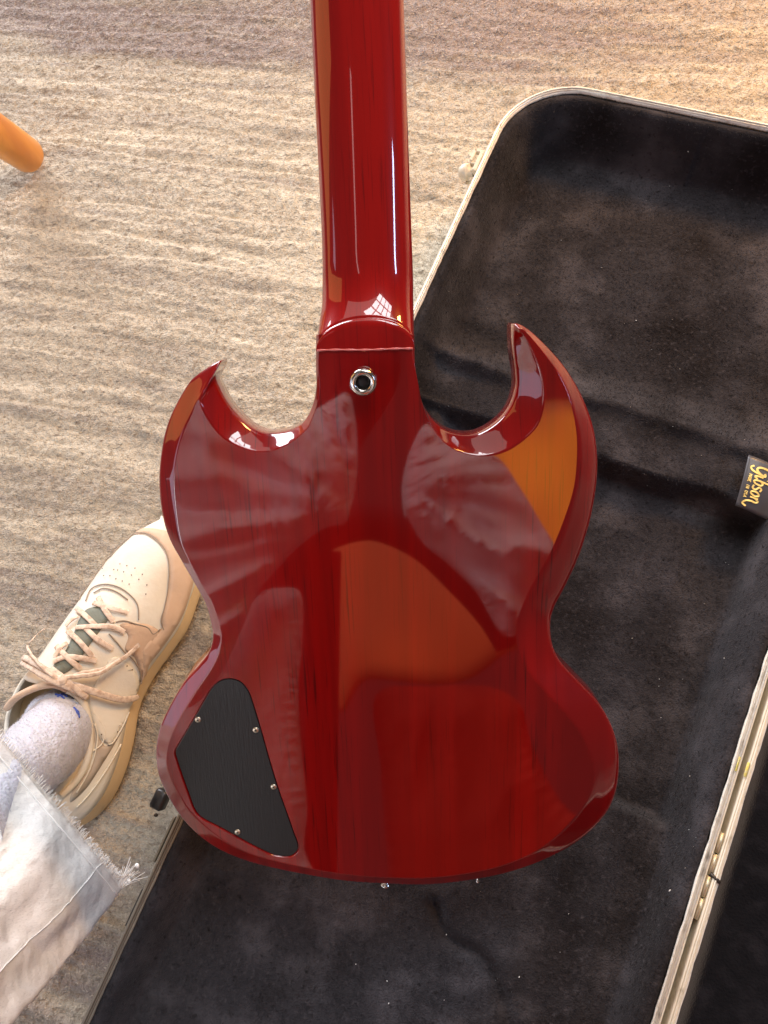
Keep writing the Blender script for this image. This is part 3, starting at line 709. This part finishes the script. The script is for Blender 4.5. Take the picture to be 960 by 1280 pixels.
def hit(px, py, off=0.0):
    d = Vector(ray(px, py)).normalized(); loc, nor, idx, dist = bvh.ray_cast(Vector(CAM), d)
    k = 0
    while loc is None and k < 60:
        cc = AXP[np.argmin(np.hypot(AXP[:, 0]-px, AXP[:, 1]-py))]; dd_ = nz(cc-np.array([px, py])); px += dd_[0]; py += dd_[1]; k += 1
        d = Vector(ray(px, py)).normalized(); loc, nor, idx, dist = bvh.ray_cast(Vector(CAM), d)
    if nor.dot(d) > 0: nor = -nor
    return loc+nor*off, nor
def drape_line(pts, r, off=.0006, n=6, seg=6, z=0):
    pts = spline(np.array(pts, float), n, False) if len(pts) > 2 else np.array([np.array(pts[0])*(1-t)+np.array(pts[1])*t for t in np.linspace(0, 1, n+1)])
    return tube([hit(a, b, off)[0] for a, b in pts], r, seg)
def drape_ribbon(pts, w_, off=.002, arch=0.0, th=.0013, n=7):
    pts = np.array(pts, float); pts = spline(pts, n, False) if len(pts) > 2 else np.array([pts[0]*(1-t)+pts[1]*t for t in np.linspace(0, 1, n+1)])
    V = []; Fc = []; N = len(pts); Q = [hit(a, b, off+arch*math.sin(math.pi*i/(N-1)))  for i, (a, b) in enumerate(pts)]
    for i in range(N):
        t = (Q[min(i+1, N-1)][0]-Q[max(i-1, 0)][0]).normalized(); nr = Q[i][1]; s_ = t.cross(nr).normalized()
        nr = s_.cross(t).normalized()
        if nr.dot(Q[i][1]) < 0: nr = -nr
        wv = w_[i*len(w_)//N] if hasattr(w_, '__len__') else w_
        c_ = Q[i][0]
        for (a, b) in ((-1, -.5), (-.8, .35), (-.3, .5), (.3, .5), (.8, .35), (1, -.5)): V.append(c_+s_*(a*wv)+nr*(b*th))
    for i in range(N-1):
        for k in range(6): Fc.append((i*6+k, i*6+(k+1) % 6, i*6+6+(k+1) % 6, i*6+6+k))
    Fc += [tuple(range(6)), tuple(N*6-6+k for k in range(6))[::-1]]
    return V, Fc
def drape_patch(poly, off, m, name, res=26):
    poly = spline(np.array(poly, float), 5, True); lo = poly.min(0); hi = poly.max(0)
    # fan-free fill: triangulate polygon in picture plane with interior points by bmesh
    bm = bmesh.new(); vs_ = [bm.verts.new((a, b, 0)) for a, b in poly]; bm.faces.new(vs_); bm.normal_update()
    bmesh.ops.triangulate(bm, faces=bm.faces)
    for _ in range(3):
        es = [e for e in bm.edges if e.calc_length() > 9]
        if es: bmesh.ops.subdivide_edges(bm, edges=es, cuts=1); bm.normal_update(); bmesh.ops.triangulate(bm, faces=bm.faces)
    bed = {v for e in bm.edges if e.is_boundary for v in e.verts}
    for v in bm.verts:
        o = off*(.25 if v in bed else 1); v.co = hit(v.co.x, v.co.y, o)[0]
    bmesh.ops.recalc_face_normals(bm, faces=bm.faces)
    me = bpy.data.meshes.new(name); bm.to_mesh(me); bm.free(); me.materials.append(m); me.polygons.foreach_set('use_smooth', [True]*len(me.polygons))
    o = bpy.data.objects.new(name, me); C.objects.link(o); o.parent = sneaker; o.matrix_parent_inverse = sneaker.matrix_world.inverted()
    mo = o.modifiers.new('s', 'SOLIDIFY'); mo.thickness = .0012; mo.offset = -1
    return o
# tan side panel along the inner side, toe guard, grey heel quarter
drape_patch([(206,664),(225,672),(240,690),(243,715),(236,745),(226,772),(212,795),(199,813),(186,830),(181,850),(176,862),(178,838),(176,815),(181,805),(192,795),(202,785),(203,770),(207,750),(211,725),(210,705),(206,690),(196,677),(182,668),(168,668),(181,661)], .0009, m_suede, 'side_panel')
drape_patch([(182,780),(196,786),(200,795),(196,810),(184,830),(179,850),(174,838),(168,822),(156,812),(160,795),(150,782),(160,778)], .0016, m_suede, 'eyestay_panel')
drape_patch([(165,890),(175,868),(170,845),(158,828),(140,822),(122,850),(112,872),(118,905),(128,925),(140,928),(152,910)], .0010, m_leather, 'quarter_panel')
drape_patch([(160,898),(146,925),(128,955),(108,985),(88,1003),(92,985),(112,960),(118,935),(116,905),(126,925),(133,932),(146,915),(158,893)], .0010, m_grey, 'heel_panel')
# seams, piping, perforations
seams = [[(94,745),(112,720),(135,692),(152,675),(170,667),(188,669),(201,680),(209,695),(211,715),(209,740),(205,760),(201,775),(204,787)],
         [(108,752),(115,737),(130,731),(148,734),(163,744),(172,757),(173,775)],
         [(118,742),(130,736),(146,740),(160,750)],
         [(145,778),(155,776),(170,780),(184,784),(191,792),(200,786)], [(136,792),(146,803),(155,814),(166,824),(174,838),(177,856)],
         [(134,835),(128,850),(121,865)]]
V, Fc = join([drape_line(s, .0007, .0012) for s in seams]); o = mesh('seam', V, Fc, m_stitch, sneaker); o['kind'] = 'stuff'
pip = [[(116,890),(125,903),(130,915),(126,930),(113,940)], [(134,930),(140,928),(150,912),(160,890)], [(118,905),(121,925),(112,960),(95,990)], [(150,930),(133,960),(112,990),(95,1008)]]
for s in pip:
    V, Fc = drape_line(s, .0008, .0016); mesh('piping', V, Fc, m_leather, sneaker)
perf = [(151,706),(160,708),(170,711),(179,719),(148,713),(156,716),(165,719),(174,725),(183,732),(143,713),(139,721),(146,724),(154,727),(162,731),(131,721),(130,712),(182,743)]
perf += [(152+6*i-3*j, 828+9*j+4*i) for j in range(4) for i in range(3)]+[(136+6*i-2*j, 873+9*j+2*i) for j in range(6) for i in range(4)]
parts = []
for a, b in perf:
    p, nr = hit(a+random.uniform(-.6, .6), b+random.uniform(-.6, .6), .0019); q = nr.to_track_quat('Z', 'Y').to_matrix()
    V, Fc = lathe([(.0007, -.0003), (.0007, .0001), (.0002, .0001)], 8); parts.append(([p+q@Vector(v) for v in V], Fc))
for V, Fc in parts: mesh('perforation', V, Fc, m_dk, sneaker)
# tongue showing between the laces
drape_patch([(110,762),(128,760),(136,772),(124,790),(108,812),(96,830),(80,842),(62,850),(66,835),(82,815),(92,795),(100,775)], .0010, m_tongue, 'tongue')
# eyestay edges, left and right
# laces
LA = [[(124,748),(133,765),(142,778)], [(118,755),(140,762),(160,766)], [(98,762),(112,775),(122,785)], [(96,786),(115,785),(140,784),(155,790)], [(86,790),(100,803),(116,822)],
      [(108,786),(122,800),(140,810)], [(72,809),(88,825),(100,835)], [(68,828),(85,822),(105,823),(120,826)], [(86,805),(78,812),(70,822)], [(100,772),(92,778),(84,785)]]
for s in LA:
    V, Fc = drape_ribbon(s, .0027, .0030, .0015, .0009); mesh('lace', V, Fc, m_lace, sneaker)
BW = [([(76,852),(100,858),(125,866),(150,872),(170,868)], .0042, .006, .004), ([(78,850),(100,840),(125,833),(150,820),(172,804)], .0028, .006, .005), ([(76,848),(98,842),(122,836),(148,820)], .0026, .010, .004),
      ([(74,850),(62,840),(48,832),(36,826),(24,818)], .0036, .010, .003), ([(24,818),(32,830),(50,842),(68,850)], .0034, .008, .003), ([(72,850),(60,838),(52,820),(54,800),(54,784)], .0017, .012, .004),
      ([(68,838),(80,848),(92,860),(105,870)], .0034, .008, .003), ([(50,842),(62,850),(80,856),(92,862)], .0034, .009, .003)]
for s, w_, of, ar in BW:
    V, Fc = drape_ribbon(s, w_*.82, of, ar, .0010); mesh('lace', V, Fc, m_lace, sneaker)
kn, _ = hit(76, 850, .009); V, Fc = lathe([(.003, -.004), (.0058, -.002), (.006, .001), (.0048, .003), (.001, .004)], 16)
mesh('lace_knot', [kn+Vector(v) for v in V], Fc, m_lace, sneaker)
# collar edge pads
col = [hit(a, b, .001)[0] for a, b in ((8, 885), (22, 872), (45, 860), (68, 856), (84, 862))]
V, Fc = tube([Vector(p) for p in spline(np.array([tuple(p) for p in col]), 5, False)], .0034, 10); mesh('tongue_edge', V, Fc, m_suede, sneaker)
mcol = [hit(a, b, .0006)[0] for a, b in ((84, 862), (100, 872), (108, 892), (112, 920), (108, 950), (95, 975), (75, 995))]
V, Fc = tube([Vector(p) for p in spline(np.array([tuple(p) for p in mcol]), 5, False)], .0038, 10); mesh('collar', V, Fc, m_leather, sneaker)

# sock
def loft(name, rings, m, par, K=48, noise=0, seed=0, fold=None):
    """rings: (centre, axis a, axis b) ellipses"""
    P = []
    for i, (c_, a, b) in enumerate(rings):
        row = []
        for k in range(K):
            th = 2*math.pi*k/K; q = np.array(c_)+np.array(a)*math.cos(th)+np.array(b)*math.sin(th)
            if noise:
                dq = nz(q-np.array(c_)); q = q+dq*noise*float(fbm(np.array(k*6/K if k < K/2 else (K-k)*6/K)+.3*i, np.array(i*.23), seed, 3))
            if fold: q = q+nz(q-np.array(c_))*fold(i/(len(rings)-1), th)
            row.append(q)
        P.append(row)
    return gridmesh(name, np.array(P), m, par, closed_u=True)
def lerp_rings(R, n):
    flat = np.array([np.concatenate(r) for r in R]); s = spline(flat, n, False); return [(r[:3], r[3:6], r[6:9]) for r in s]
sk = [(at(86, 905, .050), ua*0+np.array([.030, .008, .0]), np.array([-.008, .040, 0])), (at(68, 918, .075), np.array([.033, .008, .0]), np.array([-.010, .040, .004])),
      (at(52, 936, .100), np.array([.034, .004, .012]), np.array([-.008, .036, .006])), (at(25, 962, .13), np.array([.034, .0, .014]), np.array([-.004, .036, .006])), (at(-5, 1000, .17), np.array([.034, 0, .014]), np.array([0, .038, .008])), (at(-45, 1055, .21), np.array([.042, 0, .014]), np.array([0, .042, .008]))]
sock = loft('sock', lerp_rings(sk, 8), m_sock, person, 56, .0022, 5)
_p, _i = pick(sock, 12000, 12, (-1, -1), (1, 1)); fibres('sock_fuzz', _p, None, m_sock, sock, .0012, .00010, .5, 13)
# blue woven mark on the sock
sock_bvh = BVHTree.FromPolygons([v.co.copy() for v in sock.data.vertices], [tuple(p.vertices) for p in sock.data.polygons])
parts = []
for s in ([(69,868),(76,869),(80,873)], [(72,871),(78,867),(84,871)], [(92,884),(95,888),(97,893)], [(94,886),(98,890),(99,897)]):
    q = []
    for a, b in s:
        d = Vector(ray(a, b)).normalized(); loc, nr, i_, _ = sock_bvh.ray_cast(Vector(CAM), d)
        if loc is not None: q.append(loc-d*.0008)
    if len(q) > 1: parts.append(tube(q, .0011, 6))
if parts: V, Fc = join(parts); mesh('sock_mark', V, Fc, m_blue, sock)

# trouser leg with a frayed hem, running up to the knee
HB = [(152,1106,.105), (112,1152,.150), (66,1203,.200), (22,1252,.255), (-60,1330,.33), (-190,1420,.40)]
HA = [(-45,866,.150), (-110,930,.200), (-190,1000,.25), (-290,1070,.31), (-420,1150,.38), (-600,1230,.45)]
rings = []
for (a, b) in zip(HA, HB):
    A = at(*a); B = at(*b); c_ = (A+B)/2; ax = (B-A)/2; view = nz(CAM-c_); bulge = nz(view-(view@nz(ax))*nz(ax))
    rings.append((c_, ax, bulge*np.linalg.norm(ax)*.62))
rings[0] = (rings[0][0], rings[0][1], rings[0][2]*.8)
RR = lerp_rings(rings, 14)
def tfold(s, th):
    # long soft folds running along the leg, deeper away from the hem
    return (.0040*math.sin(th*6+1.3+1.5*s)+.0034*math.sin(th*11+3*s+.4)*(.6+.4*math.sin(7*s)))*(.35+s*1.6)+.0005*math.sin(th*17+4*s)
leg = loft('trouser_leg', RR, m_denim, person, 120, .0015, 9, tfold)
so = leg.modifiers.new('s', 'SOLIDIFY'); so.thickness = .0012; so.offset = -1
# fraying threads
lv = [v.co.copy() for v in leg.data.vertices]; K = 120; parts = []
ax0 = Vector(RR[0][0])-Vector(RR[3][0]); ax0.normalize()
for k in np.arange(0, K, .20):
    i = int(k) % K; f = k-int(k); p = lv[i].lerp(lv[(i+1) % K], f); cc = Vector(RR[0][0]); out = (p-cc).normalized(); tip = (1-abs(((k+0) % K)/K*2-(0 if k < K/2 else 2)))
    near = min(k, K-k)/K
    L = random.uniform(.0045, .0075)+(.017*random.random() if near < .04 else 0)
    tang = (lv[(i+1) % K]-lv[i]).normalized(); dr = (ax0*.9+out*random.uniform(-.1, .5)+tang*random.uniform(-.25, .25)*(3 if near < .04 else 1)+Vector((0, 0, random.uniform(-.2, .2)))).normalized()
    p0 = p-ax0*.003+out*.0006; q = [p0, p+dr*L*.5+out*random.uniform(-.0004, .001), p+dr*L+out*random.uniform(-.001, .002)+tang*random.uniform(-.001, .001)]
    parts.append(tube(q, [.00038, .00036, .00024], 4, False))
V, Fc = join(parts); fr_ = mesh('frayed_hem', V, Fc, m_denim, leg); fr_['kind'] = 'stuff'
# stitched hem line and side seam
m_thread = mat('white_seam_thread', (.88, .88, .86), .8)
sp = [lv[4*K+(k % K)]+(lv[4*K+(k % K)]-Vector(RR[4][0])).normalized()*.0006 for k in range(K)]
V, Fc = tube(sp+[sp[0]], .0007, 5); mesh('hem_seam', V, Fc, m_thread, leg)
kk = 13; sp = [lv[i*K+kk]+(lv[i*K+kk]-Vector(RR[i][0])).normalized()*.0008 for i in range(len(RR))]; V, Fc = tube(sp, .00045, 6); mesh('side_seam', V, Fc, m_denim, leg)

# upper body leaning over the guitar behind the camera: white sleeves, added dark and red cloth, thigh (seen as reflections)
m_shirt = mat('white_cotton_sleeve', (.80, .76, .78), .9, bump=(40, (1, 1, 1), .3, .004))
m_dark_cloth = mat('dark_knit', (.020, .012, .014), .9)
m_skin = mat('skin', (.55, .33, .24), .55)
def garment(name, poly, t, depth, R, m, seed, fold=0.0, hub=None, par=person, glow=None):
    """a padded cloth volume of real thickness: outline, puffed towards the guitar and behind"""
    poly = spline(np.array(poly, float), 5, True)
    bm = bmesh.new(); bm.faces.new([bm.verts.new((a, b, 0)) for a, b in poly]); bm.normal_update(); bmesh.ops.triangulate(bm, faces=bm.faces)
    for _ in range(5):
        es = [e for e in bm.edges if e.calc_length() > 13]
        if es: bmesh.ops.subdivide_edges(bm, edges=es, cuts=1); bm.normal_update(); bmesh.ops.triangulate(bm, faces=bm.faces)
    bm.verts.index_update(); co = np.array([v.co[:2] for v in bm.verts]); T = [[v.index for v in f.verts] for f in bm.faces]
    bed = {v.index for e in bm.edges if e.is_boundary for v in e.verts}; bl = [(e.verts[0].index, e.verts[1].index) for e in bm.edges if e.is_boundary]; bm.free()
    nb = len(co); V = []; back = {}
    D = np.array([np.min(np.hypot(poly[:, 0]-p[0], poly[:, 1]-p[1])) for p in co]); D[list(bed)] = 0
    puff = np.sqrt(np.clip(1-(1-np.clip(D/R, 0, 1))**2, 0, 1))
    fo = np.zeros(nb)
    if fold and hub:
        th = np.arctan2(co[:, 1]-hub[1], co[:, 0]-hub[0]); rr = np.hypot(co[:, 0]-hub[0], co[:, 1]-hub[1])
        fo = fold*(np.abs(vnoise(th*5.5+seed, rr*.008, seed))*1.6+.35*vnoise(th*12+seed, rr*.015, seed+1))*np.clip(rr/110, .1, 1)
    for p, q, f in zip(co, puff, fo): V.append(refl(p[0], p[1], t-depth*q+f*min(1, q*1.5)))
    for i, (p, q) in enumerate(zip(co, puff)):
        if i in bed: back[i] = i
        else: back[i] = len(V); V.append(refl(p[0], p[1], t+depth*q))
    Fc = [tuple(f) for f in T]+[tuple(back[i] for i in f[::-1]) for f in T]
    o = mesh(name, V, Fc, m, par)
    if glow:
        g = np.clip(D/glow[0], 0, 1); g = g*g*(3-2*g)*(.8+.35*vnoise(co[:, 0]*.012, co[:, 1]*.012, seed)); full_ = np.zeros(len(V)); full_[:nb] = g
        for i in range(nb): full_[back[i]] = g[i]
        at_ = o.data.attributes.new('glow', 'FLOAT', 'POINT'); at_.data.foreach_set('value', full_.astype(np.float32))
    return o
garment('sleeve', [(175,530),(205,490),(260,470),(330,490),(385,512),(415,500),(436,492),(446,540),(446,590),(440,630),(430,655),(405,660),(368,688),(342,715),(320,745),(300,792),(274,845),(235,885),(195,850),(175,700)], .50, .07, 60, m_shirt, 31, .030, (450, 640))
garment('sleeve', [(506,650),(502,610),(512,565),(532,530),(552,548),(580,560),(622,572),(650,610),(674,650),(696,695),(672,740),(650,790),(625,790),(595,740),(560,705),(530,680),(508,645)], .50, .06, 45, m_shirt, 37, .026, (480, 590))
garment('trouser_leg', [(322,745),(350,735),(376,742),(378,800),(373,860),(376,930),(384,1010),(380,1060),(388,1130),(200,1180),(150,1000),(170,880),(240,880),(290,800)], .62, .06, 50, m_denim, 41, .008, (300, 300))
m_red_cloth = mat('brick_red_cloth', (.72, .055, .03), .9, bump=(60, (1, 1, 1), .3, .004))
garment('added_red_cloth', [(470,868),(540,858),(610,858),(650,880),(665,930),(700,1000),(760,1060),(740,1130),(600,1150),(500,1150),(482,1060),(476,960)], .74, .06, 60, m_red_cloth, 53, .012, (560, 700))  # added unseen red cloth, reddens the lower right of the guitar by reflection
ap = spline(np.array([(352,728),(398,672),(462,652),(527,676),(578,722),(618,766),(640,802)], float), 6, False)
V, Fc = tube([refl(a, b, .68) for a, b in ap], [.018+.012*math.sin(math.pi*min(.5, i/20)) for i in range(len(ap))], 16); mesh('added_dark_band', V, Fc, m_dark_cloth, person)  # added dark band, trims the top of the mirrored orange glow
V, Fc = tube([refl(a, b, .72) for a, b in ((404,690),(402,800),(400,950),(398,1130),(396,1250))], [.03]*5, 16); mesh('added_dark_strip', V, Fc, m_dark_cloth, person)  # added dark strip, cuts off the left side of the mirrored glow
def skinbody():
    me = bpy.data.meshes.new('body'); bm = bmesh.new()
    head = Vector(refl(465, 470, .80)); neckp = Vector(refl(420, 545, .88)); chest = Vector(refl(352, 640, .95)); belly = Vector(refl(335, 850, .95)); pel = belly+Vector((0, -.06, -.16))
    pts = {'pel': (pel, .08), 'belly': (belly, .07), 'chest': (chest, .09), 'neck': (neckp, .05), 'head': (head, .06), 'crown': (head+Vector((0, .03, .09)), .07)}
    vv = {k: bm.verts.new(p) for k, (p, r_) in pts.items()}
    for a, b in (('pel', 'belly'), ('belly', 'chest'), ('chest', 'neck'), ('neck', 'head'), ('head', 'crown')): bm.edges.new((vv[a], vv[b]))
    bm.verts.index_update(); idx = {k: v.index for k, v in vv.items()}; bm.to_mesh(me); bm.free()
    me.materials.append(m_dark_cloth); o = bpy.data.objects.new('body', me); C.objects.link(o); o.parent = person; o.matrix_parent_inverse = person.matrix_world.inverted()
    o.modifiers.new('skin', 'SKIN')
    for k, (p, r_) in pts.items(): me.skin_vertices[0].data[idx[k]].radius = (r_, r_)
    me.skin_vertices[0].data[idx['pel']].use_root = True
    s = o.modifiers.new('sub', 'SUBSURF'); s.levels = 2; s.render_levels = 2
skinbody()
def mirrored_lamp(name, px, py, t, sx, sy, radiance, col):
    p = refl(px, py, t); o = area(name, tuple(p), tuple(refl(px, py, 0)), sx, sy, radiance*math.pi*sx*sy, col)
    z = Vector(p-refl(px, py, 0)).normalized(); x = Vector(refl(px+20, py, t)-refl(px-20, py, t)); x = (x-x.dot(z)*z).normalized(); y = z.cross(x)
    o.rotation_euler = Matrix((x, y, z)).transposed().to_euler(); return o
def emitter(poly, t, col, power, label, soft, gx):  # added unseen emitter, shaped to mirror as an orange glow in the guitar
    o = garment('added_glow', poly, t, .05, 60, None, 3, par=None) if False else None
    m = bpy.data.materials.new('added_amber_glow'); m.use_nodes = True; nt = m.node_tree; b_ = nt.nodes['Principled BSDF']
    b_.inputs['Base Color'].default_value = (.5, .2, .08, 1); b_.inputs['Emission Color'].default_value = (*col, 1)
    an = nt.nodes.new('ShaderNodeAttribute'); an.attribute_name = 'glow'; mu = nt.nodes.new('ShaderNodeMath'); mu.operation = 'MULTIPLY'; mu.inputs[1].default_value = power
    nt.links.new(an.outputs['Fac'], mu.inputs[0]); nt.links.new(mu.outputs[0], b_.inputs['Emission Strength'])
    o = garment('added_glow', poly, t, .04, 60, m, 3, par=None, glow=(soft, gx))
    o['label'] = label; o['category'] = 'added_emitter'; o['group'] = 'added glowing emitters mirrored in the guitar'
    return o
emitter([(412,640),(470,640),(540,670),(600,735),(650,800),(625,822),(585,850),(540,856),(500,852),(460,850),(442,868),(432,888),(420,886),(412,860),(410,760)], 1.7, (1.0, .125, .028), 1.3, 'added glowing amber lampshade mirrored in the middle of the red guitar back', 26, .0)
emitter([(600,520),(650,505),(720,500),(760,540),(760,620),(730,690),(680,730),(640,700),(610,600)], 1.7, (1.0, .30, .02), 3.4, 'added glowing orange lampshade mirrored in the right upper wing of the guitar', 26, .0)
mirrored_lamp('small_lamp', 552, 925, 1.9, .008, .07, 1.6, (1.0, .70, .66))

# ------------------------------------------------------------------ orange wooden furniture leg at the left edge
m_leg = mat('varnished_orange_wood', (.80, .34, .055), .38, coat=.3, noise=(1, (40, 40, 6), (.66, .25, .04), 4, .4, .7))
a = at(33, 193, .019); b = at(-75, 120, .17); a = np.array(a); b = np.array(b); dr = nz(b-a); r0 = .0235
prof = [(0, .45), (.0015, .75), (.005, .93), (.010, 1), (.05, 1.04), (.15, 1.10), (.30, 1.18)]
V, Fc = tube([a-dr*.012+dr*(x+.0005) for x, _ in prof], [r0*y for _, y in prof], 32); fl = mesh('wooden_leg', V, Fc, m_leg)
fl['label'] = 'rounded orange wooden furniture leg slanting onto the carpet at the left edge'; fl['category'] = 'furniture leg'

# ------------------------------------------------------------------ lint and crumbs
m_lint = mat('pale_lint', (.7, .68, .64), .9)
parts = []; linb = BVHTree.FromPolygons([v.co.copy() for v in lin.data.vertices], [tuple(p.vertices) for p in lin.data.polygons])
spots = [(795,401,1.0),(860,190,.7),(752,335,.6),(484,1226,.6),(445,1205,.5),(649,1221,.7),(622,1223,.4),(486,1254,.6),(558,1168,.7),(837,1113,.8),(862,970,.5),(824,849,.5),(790,798,.5),(826,897,.5),(680,812,.4),(700,1190,.4),(905,823,.6)]
spots += [(random.uniform(540, 950), random.uniform(200, 1270), random.uniform(.18, .38)) for _ in range(90)]
for a, b, s in spots:
    d = Vector(ray(a, b)).normalized(); loc, nr, i_, _ = linb.ray_cast(Vector(CAM), d)
    if loc is None: continue
    L = .0012*s; q = loc+Vector((0, 0, .0005)); dd = Vector((random.uniform(-1, 1), random.uniform(-1, 1), .2))*L
    parts.append(tube([q-dd*.8, q+Vector((0, 0, L*.3)), q+dd*.8], [L*.45, L*.6, L*.4], 5))
V, Fc = join(parts); o = mesh('lint_specks', V, Fc, m_lint); o['kind'] = 'stuff'; o['label'] = 'tiny pale lint specks scattered over the black plush lining'; o['category'] = 'lint'
for (px, py, s) in ((172, 1082, .0022), (162, 1101, .0016)):
    c_ = Vector(at(px, py, ZR+.0005)) ; V, Fc = lathe([(s*.5, 0), (s, s*.5), (s*.8, s*1.1), (s*.3, s*1.4)], 9)
    V = [c_+Vector(v)*random.uniform(.85, 1.15) for v in V]; o = mesh('crumb', V, Fc, m_thread)
    o['label'] = 'larger white crumb on the left case edge by the frayed hem' if s > .002 else 'smaller white crumb on the left case edge below the other'; o['category'] = 'crumb'; o['group'] = 'white crumbs on the case edge'
